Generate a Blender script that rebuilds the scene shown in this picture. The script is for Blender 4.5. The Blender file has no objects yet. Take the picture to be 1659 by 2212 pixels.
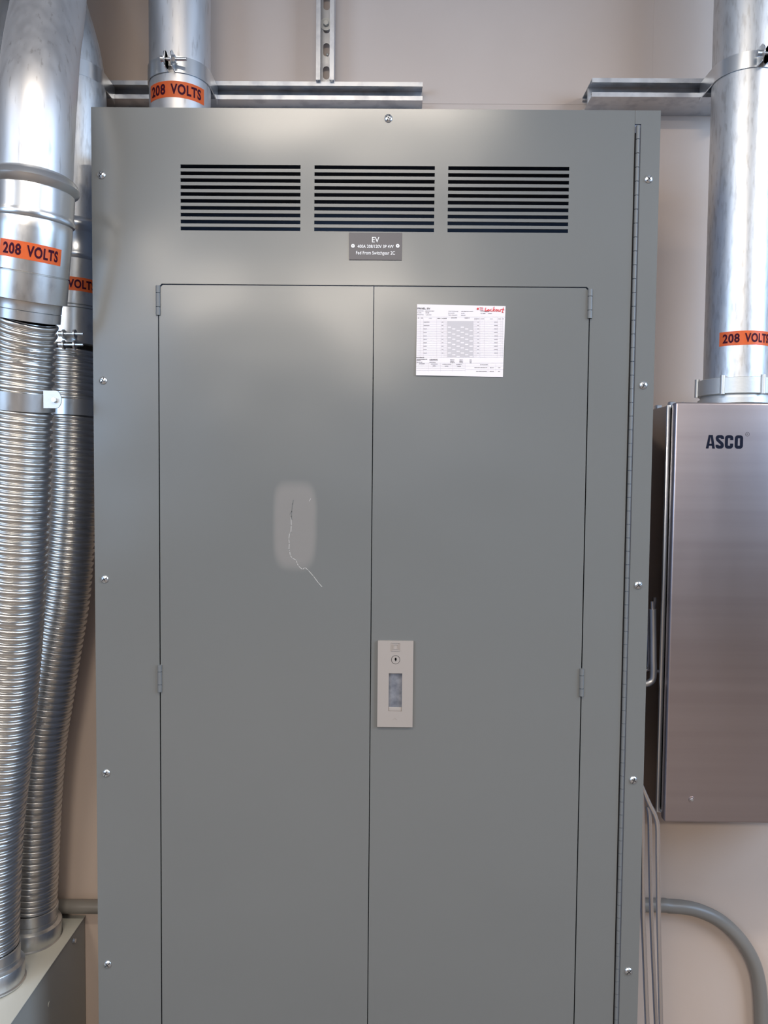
import bpy, bmesh, math, random
from mathutils import Vector, Matrix
random.seed(7)
PI = math.pi
SC = bpy.context.scene
COL = SC.collection

# ------------------------------------------------------------------ camera
F, W, H = 1641.0, 1659.0, 2212.0
YAW, PITCH, ROLL = 0.00705, 0.04698, 0.009435
EYE = Vector((0.0, -1.515, 1.6))
cf = Vector((-math.sin(YAW)*math.cos(PITCH), math.cos(YAW)*math.cos(PITCH), -math.sin(PITCH)))
r0 = Vector((math.cos(YAW), math.sin(YAW), 0)); u0 = r0.cross(cf)
cr = r0*math.cos(ROLL) + u0*math.sin(ROLL); cu = -r0*math.sin(ROLL) + u0*math.cos(ROLL)
cam_d = bpy.data.cameras.new('camera'); cam = bpy.data.objects.new('camera', cam_d); COL.objects.link(cam)
cam_d.sensor_fit = 'HORIZONTAL'; cam_d.sensor_width = 36; cam_d.lens = F/W*36; cam_d.clip_start = 0.02
M = Matrix((cr, cu, -cf)).transposed().to_4x4(); M.translation = EYE
cam.matrix_world = M
SC.camera = cam
def U(px, py, Y):
    """point of the place that sits at depth Y behind photo position (px, py)"""
    d = cf + cr*(px - W/2)/F - cu*(py - H/2)/F
    return EYE + d*((Y - EYE.y)/d.y)

# ------------------------------------------------------------------ world, exposure, lights
wd = bpy.data.worlds.new('world'); SC.world = wd; wd.use_nodes = True
wd.node_tree.nodes['Background'].inputs[0].default_value = (0.45, 0.6, 0.9, 1)
wd.node_tree.nodes['Background'].inputs[1].default_value = 0.4
SC.view_settings.view_transform = 'Standard'; SC.view_settings.look = 'None'
SC.view_settings.gamma = 1.0; SC.view_settings.use_curve_mapping = False
SC.view_settings.exposure = 0.05
WALL_Y = 0.335
CEIL = 3.2
def area(name, loc, target, sx, sy, power, col):
    l = bpy.data.lights.new(name, 'AREA'); l.shape = 'RECTANGLE'; l.size = sx; l.size_y = sy
    l.energy = power; l.color = col
    o = bpy.data.objects.new(name, l); COL.objects.link(o); o.location = loc
    o.rotation_euler = (Vector(target) - Vector(loc)).to_track_quat('-Z', 'Y').to_euler()
    return o
WARM = (1.0, 0.89, 0.76); DAY = (0.44, 0.67, 1.0)
LAMPS = [(-0.16, -1.41, 1.0, 0.14, 27), (-1.45, -4.4, 0.6, 0.26, 70), (-0.2, -4.4, 0.9, 0.26, 105), (1.9, -1.5, 0.2, 1.2, 33), (-1.7, -1.6, 0.2, 1.2, 9)]  # the last two are side lamps added as diffuse fill
for (x, y, sx, sy, p) in LAMPS:
    area('lamp_light', (x, y, CEIL-0.185), (x, y, 0), sx, sy, p, WARM)
area('daylight_right', (3.15, -1.95, 2.5), (0, -1.2, 1.9), 2.3, 1.05, 95, DAY)
area('daylight_left', (-3.15, -3.6, 2.38), (0, -1.2, 2.0), 2.4, 1.3, 85, DAY)
area('daylight_rear', (0.6, -8.9, 2.2), (0, 0, 1.2), 3.2, 1.6, 3, (0.9, 0.93, 1.0))

# ------------------------------------------------------------------ materials
OFF = 0.0
def mat(name, col, rough=0.5, metal=0.0, noise=None, bump=None, spec=0.5, rnoise=None, coat=0.0, wave=None):
    """noise=(scale, stretch xyz, amount, dark colour); bump=(scale, strength, distance); rnoise=(scale, lo, hi)"""
    m = bpy.data.materials.new(name); m.use_nodes = True
    nt = m.node_tree; b = nt.nodes['Principled BSDF']
    b.inputs['Base Color'].default_value = (*col, 1); b.inputs['Roughness'].default_value = rough
    b.inputs['Metallic'].default_value = metal; b.inputs['Specular IOR Level'].default_value = spec
    if coat: b.inputs['Coat Weight'].default_value = coat
    tc = nt.nodes.new('ShaderNodeTexCoord')
    def nz(scale, st=(1, 1, 1), detail=4):
        mp = nt.nodes.new('ShaderNodeMapping'); mp.inputs['Scale'].default_value = st
        nt.links.new(tc.outputs['Object'], mp.inputs['Vector'])
        n = nt.nodes.new('ShaderNodeTexNoise'); n.inputs['Scale'].default_value = scale; n.inputs['Detail'].default_value = detail
        nt.links.new(mp.outputs['Vector'], n.inputs['Vector']); return n
    if noise:
        sc, st, lo, hi, dark = noise
        n = nz(sc, st, 6); r = nt.nodes.new('ShaderNodeValToRGB')
        r.color_ramp.elements[0].position = lo; r.color_ramp.elements[1].position = hi
        r.color_ramp.elements[0].color = (*dark, 1); r.color_ramp.elements[1].color = (*col, 1)
        nt.links.new(n.outputs['Fac'], r.inputs['Fac']); nt.links.new(r.outputs['Color'], b.inputs['Base Color'])
    if rnoise:
        sc, lo, hi = rnoise
        n = nz(sc, (1, 1, .25)); mr = nt.nodes.new('ShaderNodeMapRange')
        mr.inputs['From Min'].default_value = 0.3; mr.inputs['From Max'].default_value = 0.7
        mr.inputs['To Min'].default_value = lo; mr.inputs['To Max'].default_value = hi
        nt.links.new(n.outputs['Fac'], mr.inputs['Value']); nt.links.new(mr.outputs['Result'], b.inputs['Roughness'])
    if wave:
        nw = nz(wave[0], (1, 1, 1), 1); nw.inputs['Vector'].links[0].from_node.inputs['Location'].default_value = (wave[2], 0, wave[2]*.7); bw = nt.nodes.new('ShaderNodeBump'); bw.inputs['Strength'].default_value = 1; bw.inputs['Distance'].default_value = wave[1]
        nt.links.new(nw.outputs['Fac'], bw.inputs['Height']); nt.links.new(bw.outputs['Normal'], b.inputs['Normal'])
    if bump:
        sc, s, d = bump
        n = nz(sc); bp = nt.nodes.new('ShaderNodeBump'); bp.inputs['Strength'].default_value = s; bp.inputs['Distance'].default_value = d
        if wave: nt.links.new(bw.outputs['Normal'], bp.inputs['Normal'])
        nt.links.new(n.outputs['Fac'], bp.inputs['Height']); nt.links.new(bp.outputs['Normal'], b.inputs['Normal'])
    return m
M_wall = mat('wall_paint', (0.57, 0.465, 0.395), 0.42, noise=(1.7, (1, 1, 1), .3, .62, (0.52, 0.42, 0.355)), bump=(60, .08, .002))
M_room = mat('room_paint', (0.26, 0.24, 0.22), 0.7)
M_ceil = mat('ceiling_paint', (0.62, 0.61, 0.60), 0.8)
M_floor = mat('concrete_floor', (0.20, 0.15, 0.11), 0.6, noise=(3, (1, 1, 1), .3, .7, (0.15, 0.112, 0.085)))
M_grey = mat('grey_enamel', (0.158, 0.160, 0.152), 0.25, bump=(420, .035, .0006), spec=.75, wave=(3.0, .008, OFF))
M_greyin = mat('grey_enamel_inside', (0.16, 0.19, 0.26), 0.6)
M_box = mat('grey_box_enamel', (0.34, 0.345, 0.32), 0.42, bump=(420, .04, .0006))
M_lid = mat('pale_grey_enamel', (0.52, 0.51, 0.45), 0.42)
M_galv = mat('galvanized_steel', (0.62, 0.63, 0.64), 0.38, 0.92, noise=(26, (1, 1, .35), .34, .52, (0.50, 0.51, 0.52)), rnoise=(34, .32, .44), bump=(30, .06, .002))
M_pipe = mat('galvanized_pipe', (0.61, 0.61, 0.62), 0.48, 0.92, noise=(110, (1, 1, .15), .30, .40, (0.46, 0.45, 0.45)), rnoise=(60, .42, .52), bump=(30, .02, .001))
M_old = mat('weathered_pipe', (0.62, 0.63, 0.64), 0.4, 0.88, noise=(150, (1, 1, .22), .34, .50, (0.50, 0.50, 0.50)), rnoise=(80, .38, .50), bump=(110, .05, .001))
M_zinc = mat('bright_zinc', (0.66, 0.69, 0.72), 0.28, 0.95)
M_flex = mat('flex_aluminium', (0.62, 0.615, 0.60), 0.31, 0.96)
M_hinge = mat('grey_enamel_hinge', (0.15, 0.155, 0.155), 0.45)
M_coup = mat('coupling_steel', (0.66, 0.66, 0.65), 0.32, 0.94, noise=(60, (1, 1, .5), .3, .45, (0.55, 0.55, 0.55)), rnoise=(50, .28, .38))
M_head = mat('dull_zinc_head', (0.74, 0.75, 0.72), 0.45, 0.35)
M_cast = mat('cast_zinc', (0.62, 0.63, 0.62), 0.5, 0.8, bump=(160, .25, .001))
M_strut = mat('strut_galvanized', (0.60, 0.61, 0.63), 0.42, 0.85, noise=(30, (1, 1, 1), .35, .5, (0.48, 0.49, 0.52)), rnoise=(40, .3, .5))
M_ss = mat('brushed_stainless', (0.46, 0.405, 0.41), 0.33, 0.93, noise=(5, (.2, 1, 9), .3, .7, (0.42, 0.365, 0.37)), rnoise=(3, .26, .38))
M_ssd = mat('polished_stainless', (0.50, 0.47, 0.46), 0.14, 1.0)
M_orange = mat('orange_vinyl', (1.0, 0.235, 0.06), 0.4)
M_ink = mat('maroon_ink', (0.045, 0.004, 0.018), 0.6, spec=.12)
M_black = mat('black_print', (0.006, 0.008, 0.02), 0.6, spec=.1)
M_dark = mat('dark_gap', (0.012, 0.012, 0.014), 0.8)
M_plate = mat('nameplate_grey', (0.085, 0.078, 0.085), 0.34)
M_white = mat('white_engraving', (0.85, 0.83, 0.82), 0.5)
M_beige = mat('beige_plastic', (0.345, 0.30, 0.265), 0.5)
M_recess = mat('recess_metal', (0.30, 0.31, 0.34), 0.42, 0.5, noise=(60, (1, 1, 1), .35, .65, (0.16, 0.17, 0.2)))
M_paper = mat('white_paper', (0.80, 0.74, 0.735), 0.7)
M_pale = mat('pale_grey_print', (0.55, 0.51, 0.51), 0.7)
M_line = mat('fine_grey_print', (0.55, 0.51, 0.51), 0.7)
M_text = mat('grey_toner', (0.11, 0.10, 0.11), 0.7)
M_red = mat('red_marker', (0.80, 0.05, 0.06), 0.6)
M_scr = mat('pale_scratch', (0.40, 0.385, 0.36), 0.5)
M_scrd = mat('dark_scuff', (0.13, 0.13, 0.125), 0.6)
M_pvc = mat('grey_painted_conduit', (0.20, 0.185, 0.165), 0.38)
M_tube = mat('slender_tube_steel', (0.66, 0.62, 0.60), 0.25, 0.9)
M_lampb = mat('lamp_housing', (0.7, 0.7, 0.7), 0.5)
M_glass = mat('window_glass', (0.9, 0.95, 1.0), 0.05)
M_glass.node_tree.nodes['Principled BSDF'].inputs['Transmission Weight'].default_value = 1.0

# ------------------------------------------------------------------ object helpers
LOC = {}
def thing(name, loc, label, cat, group=None, kind=None):
    o = bpy.data.objects.new(name, None); COL.objects.link(o); o.location = loc; o.empty_display_size = .05
    o['label'] = label; o['category'] = cat
    if group: o['group'] = group
    LOC[o.name] = Vector(loc)
    return o
def obj(name, bm, m, parent=None, smooth=False, label=None):
    me = bpy.data.meshes.new(name)
    if parent is not None:
        bmesh.ops.translate(bm, verts=bm.verts, vec=-LOC[parent.name])
    if smooth is not None:
        for f in bm.faces: f.smooth = bool(smooth)
        if smooth:
            for e in bm.edges:
                if len(e.link_faces) == 2 and e.calc_face_angle(0) > 0.7: e.smooth = False
    bm.to_mesh(me); bm.free(); me.materials.append(m)
    o = bpy.data.objects.new(name, me); COL.objects.link(o)
    if parent is not None:
        o.parent = parent; LOC[o.name] = LOC[parent.name]
    else: LOC[o.name] = Vector((0, 0, 0))
    if label: o['label'] = label
    return o
def tag(o, label, cat, group=None):
    o['label'] = label; o['category'] = cat
    if group: o['group'] = group
    return o
def dup(o, shift):
    c = o.copy(); COL.objects.link(c); c.parent = o.parent; c.location = o.location + Vector(shift)
    LOC[c.name] = LOC[o.name]; return c
def struct(name, bm, m):
    o = obj(name, bm, m); o['kind'] = 'structure'; return o
def nb(): return bmesh.new()
def box(bm, x0, x1, y0, y1, z0, z1, bev=0.0, seg=2):
    r = bmesh.ops.create_cube(bm, size=1)
    vs = r['verts']
    for v in vs:
        v.co = Vector(((x0+x1)/2 + v.co.x*(x1-x0), (y0+y1)/2 + v.co.y*(y1-y0), (z0+z1)/2 + v.co.z*(z1-z0)))
    if bev:
        es = list({e for v in vs for e in v.link_edges})
        bmesh.ops.bevel(bm, geom=es, offset=bev, segments=seg, affect='EDGES', profile=0.5)
    return bm
def frame_for(t):
    t = t.normalized(); ref = Vector((0, -1, 0))
    if abs(t.dot(ref)) > .95: ref = Vector((0, 0, 1))
    n = (ref - t*ref.dot(t)).normalized(); b = n.cross(t)
    return n, b
def cyl(bm, p0, p1, r, seg=20, r1=None, caps=True):
    p0, p1 = Vector(p0), Vector(p1); n, b = frame_for(p1-p0); r1 = r if r1 is None else r1
    a = [bm.verts.new(p0 + (n*math.cos(2*PI*i/seg) + b*math.sin(2*PI*i/seg))*r) for i in range(seg)]
    c = [bm.verts.new(p1 + (n*math.cos(2*PI*i/seg) + b*math.sin(2*PI*i/seg))*r1) for i in range(seg)]
    for i in range(seg):
        bm.faces.new((a[i], a[(i+1) % seg], c[(i+1) % seg], c[i]))
    if caps: bm.faces.new(a[::-1]); bm.faces.new(c)
    bmesh.ops.recalc_face_normals(bm, faces=bm.faces)
    return bm
def prism(bm, pts, y0, y1):
    """polygon given as (x, z), from depth y0 to y1"""
    a = [bm.verts.new((x, y0, z)) for x, z in pts]; c = [bm.verts.new((x, y1, z)) for x, z in pts]
    bm.faces.new(a); bm.faces.new(c[::-1]); n = len(pts)
    for i in range(n): bm.faces.new((a[i], c[i], c[(i+1) % n], a[(i+1) % n]))
    bmesh.ops.recalc_face_normals(bm, faces=bm.faces)
    return bm

class Path:
    """smooth centre line; points are sampled densely, frames keep one side towards the room"""
    def __init__(self, pts, step=0.004, smooth=True):
        P = [Vector(p) for p in pts]; out = []
        if smooth and len(P) > 2:
            Q = [P[0]*2-P[1]] + P + [P[-1]*2-P[-2]]
            for i in range(1, len(Q)-2):
                n = max(2, int((Q[i+1]-Q[i]).length/step))
                for k in range(n):
                    t = k/n; a, b, c, d = Q[i-1], Q[i], Q[i+1], Q[i+2]
                    out.append(0.5*((2*b) + (c-a)*t + (2*a-5*b+4*c-d)*t*t + (3*b-a-3*c+d)*t**3))
            out.append(P[-1])
        else: out = P
        self.p = out; self.s = [0]
        for i in range(1, len(out)): self.s.append(self.s[-1] + (out[i]-out[i-1]).length)
        self.L = self.s[-1]
    def at(self, s):
        import bisect
        if s <= 0: i = 0
        else: i = min(len(self.p)-2, max(0, bisect.bisect_right(self.s, s)-1))
        t = (s-self.s[i])/(self.s[i+1]-self.s[i])
        pos = self.p[i].lerp(self.p[i+1], t)
        a = self.p[max(0, i-1)]; b = self.p[min(len(self.p)-1, i+2)]
        T = (b-a).normalized(); n, bb = frame_for(T)
        if self.flip: bb = -bb
        return pos, T, n, bb
    flip = False
    def s_at_z(self, z):
        for i in range(len(self.p)-1):
            a, b = self.p[i].z, self.p[i+1].z
            if (a-z)*(b-z) <= 0 and a != b: return self.s[i] + (self.s[i+1]-self.s[i])*(a-z)/(a-b)
        return 0 if abs(self.p[0].z-z) < abs(self.p[-1].z-z) else self.L
    def pt(self, s, th, r):
        pos, T, n, b = self.at(s); return pos + (n*math.cos(th) + b*math.sin(th))*r
def sweep(bm, path, prof, seg=48, caps=False):
    """prof: list of (s, r); a lathe profile carried along the path"""
    rings = []
    for s, r in prof:
        pos, T, n, b = path.at(s)
        rings.append([bm.verts.new(pos + (n*math.cos(2*PI*i/seg) + b*math.sin(2*PI*i/seg))*r) for i in range(seg)])
    for a, c in zip(rings, rings[1:]):
        for i in range(seg): bm.faces.new((a[i], a[(i+1) % seg], c[(i+1) % seg], c[i]))
    if caps: bm.faces.new(rings[0][::-1]); bm.faces.new(rings[-1])
    bmesh.ops.recalc_face_normals(bm, faces=bm.faces)
    return bm
def tube(bm, path, r, seg=20, step=0.01, s0=0, s1=None, caps=True):
    s1 = path.L if s1 is None else s1; n = max(2, int((s1-s0)/step))
    return sweep(bm, path, [(s0+(s1-s0)*k/n, r) for k in range(n+1)], seg, caps)
def flexhose(bm, path, s0, s1, r, pitch, depth, seg=64):
    """interlocked metal strip: a helix of rounded crests with a narrow stepped groove"""
    shape = [(0, -1), (.06, -.92), (.11, -.45), (.17, -.12), (.27, 0), (.42, .02), (.54, -.04), (.62, -.18), (.66, -.42), (.73, -.46), (.80, -.40), (.86, -.55), (.93, -.9)]
    n = int((s1-s0)/pitch); rows = []
    for k in range(n):
        for f, d in shape: rows.append((s0 + (k+f)*pitch, r + d*depth))
    rings = []
    for s, rr in rows:
        ring = []
        for i in range(seg):
            th = 2*PI*i/seg; ss = s + pitch*(i/seg)*1.0
            pos, T, nn, b = path.at(min(ss, s1)); ring.append(bm.verts.new(pos + (nn*math.cos(th+PI) + b*math.sin(th+PI))*rr))
        rings.append(ring)
    m = len(shape)
    for a, c in zip(rings, rings[1:]):
        for i in range(seg-1): bm.faces.new((a[i], a[i+1], c[i+1], c[i]))
    for j in range(len(rings)-1-m):
        a, c = rings[j], rings[j+1]; a2, c2 = rings[j+m], rings[j+m+1]
        bm.faces.new((a[-1], a2[0], c2[0], c[-1])) if False else bm.faces.new((a2[0], c2[0], c[-1], a[-1]))
    bmesh.ops.recalc_face_normals(bm, faces=bm.faces)
    return bm

def text_bm(body, height, width=None, weight=0.0, ax='CENTER', shear=0.0, spacing=1.0):
    """flat letters in local (x, y), centred; height is the cap height"""
    cu_ = bpy.data.curves.new('t', 'FONT'); cu_.body = body; cu_.align_x = ax; cu_.align_y = 'CENTER'
    cu_.size = 1; cu_.offset = weight; cu_.shear = shear; cu_.resolution_u = 4; cu_.space_character = spacing
    o = bpy.data.objects.new('t', cu_); COL.objects.link(o)
    dg = bpy.context.evaluated_depsgraph_get(); me = bpy.data.meshes.new_from_object(o.evaluated_get(dg))
    bm = nb(); bm.from_mesh(me)
    bpy.data.objects.remove(o); bpy.data.curves.remove(cu_); bpy.data.meshes.remove(me)
    xs = [v.co.x for v in bm.verts]; ys = [v.co.y for v in bm.verts]
    x0, x1 = min(xs), max(xs)
    low = any(ch in body for ch in 'gpqyj')
    cap = (max(ys)-min(ys)) if not low else .70
    k = height/cap
    kx = (width/(x1-x0)) if width else k
    y0, y1 = min(ys), max(ys)
    base = y0 if not any(ch in body for ch in 'gpqyj') else y0 + 0.2
    for v in bm.verts:
        v.co.x = (v.co.x - ((x0+x1)/2 if ax == 'CENTER' else x0))*kx; v.co.y = (v.co.y - base - cap/2)*k
    return bm
def slab(bm, dy):
    """give flat letters a thickness of dy"""
    r = bmesh.ops.extrude_face_region(bm, geom=bm.faces[:])
    vs = [g for g in r['geom'] if isinstance(g, bmesh.types.BMVert)]
    bmesh.ops.translate(bm, verts=vs, vec=(0, 0, dy)); bmesh.ops.recalc_face_normals(bm, faces=bm.faces)
    return bm
def onto(bm, origin, xdir=(1, 0, 0), ydir=(0, 0, 1)):
    """map local (x, y, z=out) onto a plane facing the room"""
    X = Vector(xdir).normalized(); Y = Vector(ydir).normalized(); Z = X.cross(Y)
    for v in bm.verts: v.co = Vector(origin) + X*v.co.x + Y*v.co.y + Z*v.co.z
    return bm
def merge(dst, src):
    me = bpy.data.meshes.new('tmp'); src.to_mesh(me); src.free(); dst.from_mesh(me); bpy.data.meshes.remove(me)
def cut_x(bm, step):
    x0 = min(v.co.x for v in bm.verts); x1 = max(v.co.x for v in bm.verts); x = x0+step
    while x < x1:
        bmesh.ops.bisect_plane(bm, geom=bm.verts[:]+bm.edges[:]+bm.faces[:], plane_co=(x, 0, 0), plane_no=(1, 0, 0)); x += step
    return bm

# ------------------------------------------------------------------ the setting
RX, RL, RY = 3.3, -3.3, -9.2
# back wall as large painted boards, with fine joints between them
bm = nb()
seamx = U(1411, 80, WALL_Y).x; seamz = U(1250, 226, WALL_Y).z
xs = [RL, -1.72, -0.5, seamx-1.2192+0.0, seamx, seamx+1.2192, RX]
xs = [RL, seamx-2.4384, seamx, RX]
for a, b in zip(xs, xs[1:]):
    for z0, z1 in ((0, seamz), (seamz, CEIL)):
        box(bm, a, b, WALL_Y, WALL_Y+.018, z0+.0001, z1-.0001, .0004, 1)
box(bm, RL, RX, WALL_Y+.0182, WALL_Y+.1, 0, CEIL)
struct('wall_back', bm, M_wall)
struct('floor', box(nb(), RL, RX, RY, WALL_Y+.1, -.1, 0), M_floor)
struct('ceiling', box(nb(), RL, RX, RY, WALL_Y+.1, CEIL, CEIL+.1), M_ceil)
def wall_with_window(name, m, axis, c, u0, u1, w):
    """side wall made of four boards around one opening w=(u0,u1,z0,z1)"""
    bm = nb(); t = .1 if c > 0 else -.1
    lo, hi = sorted((c, c+t))
    segs = [(u0, w[0], 0, CEIL), (w[1], u1, 0, CEIL), (w[0], w[1], 0, w[2]), (w[0], w[1], w[3], CEIL)]
    for a, b, z0, z1 in segs:
        if axis == 'x': box(bm, lo, hi, a, b, z0, z1)
        else: box(bm, a, b, lo, hi, z0, z1)
    struct(name, bm, m)
    bm = nb(); q = .05
    for a, b, z0, z1 in ((w[0]-q, w[0], w[2]-q, w[3]+q), (w[1], w[1]+q, w[2]-q, w[3]+q), (w[0], w[1], w[2]-q, w[2]), (w[0], w[1], w[3], w[3]+q)):
        i0, i1 = sorted((c, c-math.copysign(.02, c)))
        if axis == 'x': box(bm, i0, i1, a, b, z0, z1, .003, 1)
        else: box(bm, a, b, i0, i1, z0, z1, .003, 1)
    wall_with_window.n += 1
    struct('window_%d' % wall_with_window.n, bm, M_lampb)
wall_with_window.n = 0
wall_with_window('wall_right', M_room, 'x', RX, RY, WALL_Y+.1, (-3.15, -0.75, 1.95, 3.05))
wall_with_window('wall_left', M_room, 'x', RL, RY, WALL_Y+.1, (-4.85, -2.35, 1.7, 3.05))
wall_with_window('wall_rear', M_room, 'y', RY, RL, RX, (-1.05, 2.25, 1.3, 2.9))
for (x, y, sx, sy, p) in LAMPS:
    t = thing('ceiling_light', (x, y, CEIL), 'slim white ceiling batten light %s' % {-0.16: 'straight in front of the tall grey cabinet', -1.45: 'far behind on the left', -0.2: 'far behind near the middle', 1.9: 'added as fill light right of the grey cabinet', -1.7: 'added as fill light left of the grey cabinet'}[x], 'ceiling light', 'batten lights on the ceiling')
    bm = box(nb(), x-sx/2-.03, x+sx/2+.03, y-sy/2-.03, y+sy/2+.03, CEIL-.18, CEIL, .006)
    obj('housing', bm, M_lampb, t)

# ------------------------------------------------------------------ struts
def channel(bm, p, axis, L, h=.02065, d=.0413, t=.0025, lip=.0098, holes=True, phase=0.0, flip=False):
    """slotted strut channel, open towards the room (-Y). p = start of the centre line on the wall side"""
    # side webs and lips as an open ribbon section (u across, v out from the wall)
    sec = [(-h, 0), (-h, d), (-h+lip, d), (-h+lip, d-.008), (-h+lip-t, d-.008), (-h+lip-t, d-t), (-h+t, d-t), (-h+t, 0)]
    for sgn in (1, -1):
        pts = [(sgn*u, v) for u, v in sec]
        rows = []
        for s in (0, L):
            row = []
            for u, v in pts:
                if axis == 'x': row.append(bm.verts.new((p[0]+s, p[1]-v, p[2]+u)))
                else: row.append(bm.verts.new((p[0]+u, p[1]-v, p[2]+s)))
            rows.append(row)
        n = len(pts)
        for i in range(n): bm.faces.new((rows[0][i], rows[0][(i+1) % n], rows[1][(i+1) % n], rows[1][i]))
        bm.faces.new(rows[0]); bm.faces.new(rows[1][::-1])
    # back web with long holes
    hw = h-t; cell = .0530; s = -phase*cell; seg = 24
    def P(s_, u, v):
        s_ = min(max(s_, 0), L)
        return (p[0]+s_, p[1]-v, p[2]+u) if axis == 'x' else (p[0]+u, p[1]-v, p[2]+s_)
    while s < L:
        a, b = max(s, 0), min(s+cell, L)
        c = s+cell/2; ok = holes and s >= 0 and s+cell <= L
        if not ok:
            if b-a > 1e-5: 
                q = [P(a, -hw, 0), P(b, -hw, 0), P(b, hw, 0), P(a, hw, 0)]
                q2 = [P(a, -hw, t), P(b, -hw, t), P(b, hw, t), P(a, hw, t)]
                bm.faces.new([bm.verts.new(x) for x in q]); bm.faces.new([bm.verts.new(x) for x in q2])
        else:
            R, E = .0078, .0074
            for v in (0, t):
                inn, out = [], []
                for i in range(seg):
                    th = 2*PI*(i+.5)/seg; cx, cy = math.cos(th), math.sin(th)
                    inn.append(bm.verts.new(P(c + cx*R + math.copysign(E, cx), cy*R, v)))
                    k = min((cell/2)/abs(cx), hw/abs(cy)); out.append((cx*k, cy*k))
                ov = [bm.verts.new(P(c+x, y, v)) for x, y in out]
                for i in range(seg):
                    j = (i+1) % seg
                    # keep square corners
                    (x0, y0), (x1, y1) = out[i], out[j]
                    if abs(abs(x0)-cell/2) < 1e-6 and abs(abs(y1)-hw) < 1e-6 or abs(abs(y0)-hw) < 1e-6 and abs(abs(x1)-cell/2) < 1e-6:
                        cv = bm.verts.new(P(c+math.copysign(cell/2, x0), math.copysign(hw, y0), v))
                        bm.faces.new((inn[i], ov[i], cv, ov[j], inn[j]))
                    else: bm.faces.new((inn[i], ov[i], ov[j], inn[j]))
        s += cell
    bmesh.ops.recalc_face_normals(bm, faces=bm.faces)
    return bm
zs = U(700, 196, WALL_Y-.0413).z
xr = U(913, 196, WALL_Y-.0413).x
SG = 'steel strut channels on the wall'
bm = channel(nb(), (-1.35, WALL_Y-.0003, zs), 'x', xr+1.35, phase=.35)
tag(obj('strut_channel', bm, M_strut), 'long horizontal steel strut channel above the left half of the grey cabinet', 'strut channel', SG)
xv = U(703, 100, WALL_Y-.0413).x
t = thing('strut_channel', (xv, WALL_Y, zs+.021), 'vertical slotted steel strut channel rising above the grey cabinet', 'strut channel', SG)
z0 = U(703, 177.5, WALL_Y-.0413).z
zslot = U(703, 113, WALL_Y-.003).z
ph = ((zslot - z0)/.0530 - .5) % 1.0
bm = channel(nb(), (xv, WALL_Y-.011, z0), 'z', CEIL-z0, phase=(1-ph) % 1.0)
obj('channel', bm, M_strut, t)
def hexbolt(parent, c, r=.0068, depth=.007, wr=.0135, washer=True):
    """hex head facing the room, lying on a washer whose back is at c"""
    if washer:
        w = nb(); cyl(w, c, c+Vector((0, -.002, 0)), wr, 28); obj('washer', w, M_head, parent, True)
    b = nb(); cyl(b, c+Vector((0, -.002, 0)), c+Vector((0, -.002-depth, 0)), r, 6)
    bmesh.ops.bevel(b, geom=b.edges[:], offset=.0006, segments=1, affect='EDGES')
    obj('bolt', b, M_head, parent)
c = U(705, 57, WALL_Y-.006); hexbolt(t, Vector((c.x, WALL_Y-.0135, c.z)), wr=.0145)
b = nb(); cyl(b, (c.x, WALL_Y-.0001, c.z), (c.x, WALL_Y-.011, c.z), .012, 20); obj('spacer', b, M_strut, t, True)
c = U(708, 124, WALL_Y-.003); b = nb(); bmesh.ops.create_icosphere(b, subdivisions=2, radius=.0036); bmesh.ops.translate(b, verts=b.verts, vec=(c.x, WALL_Y-.0142, c.z))
obj('screw', b, M_head, t, True)
# right-hand strut: two channels back to back
zr = U(1400, 189, .245).z; xl = U(1279, 189, .245).x
t = thing('strut_channel', (xl, WALL_Y, zr), 'deep double strut channel running from behind the grey cabinet to the right conduit', 'strut channel', SG)
obj('front_channel', channel(nb(), (xl, .2865, zr), 'x', 1.5-xl, phase=.2), M_strut, t)
bm = channel(nb(), (xl, 0, zr), 'x', 1.5-xl, phase=.2)
for v in bm.verts: v.co.y = .2867 + (-v.co.y)*1.15
obj('rear_channel', bm, M_strut, t)

# ------------------------------------------------------------------ the tall grey cabinet
CX0, CX1, CZ1 = -0.5905, 0.520, 1.6+.715
TH = .0025
cab = thing('electrical_cabinet', (-.035, .15, 0), 'tall grey enamelled panelboard cabinet with three vent grilles and two hinged doors', 'electrical cabinet')
bm = nb(); bx0, bx1, by1, bt = CX0+.016, CX1-.016, .288, CZ1-.012
w = .002
box(bm, bx0, bx0+w, TH, by1, 0, bt); box(bm, bx1-w, bx1, TH, by1, 0, bt)
box(bm, bx0+w, bx1-w, by1-w, by1, 0, bt); box(bm, bx0+w, bx1-w, TH, by1-w, bt-w, bt); box(bm, bx0+w, bx1-w, TH, by1-w, 0, w)
box(bm, bx0+w, bx0+.03, TH, TH+w, w, bt-w); box(bm, bx1-.03, bx1-w, TH, TH+w, w, bt-w)
box(bm, bx0+.03, bx1-.03, TH, TH+w, bt-.03, bt-w)
obj('enclosure', bm, M_greyin, cab)
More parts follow.
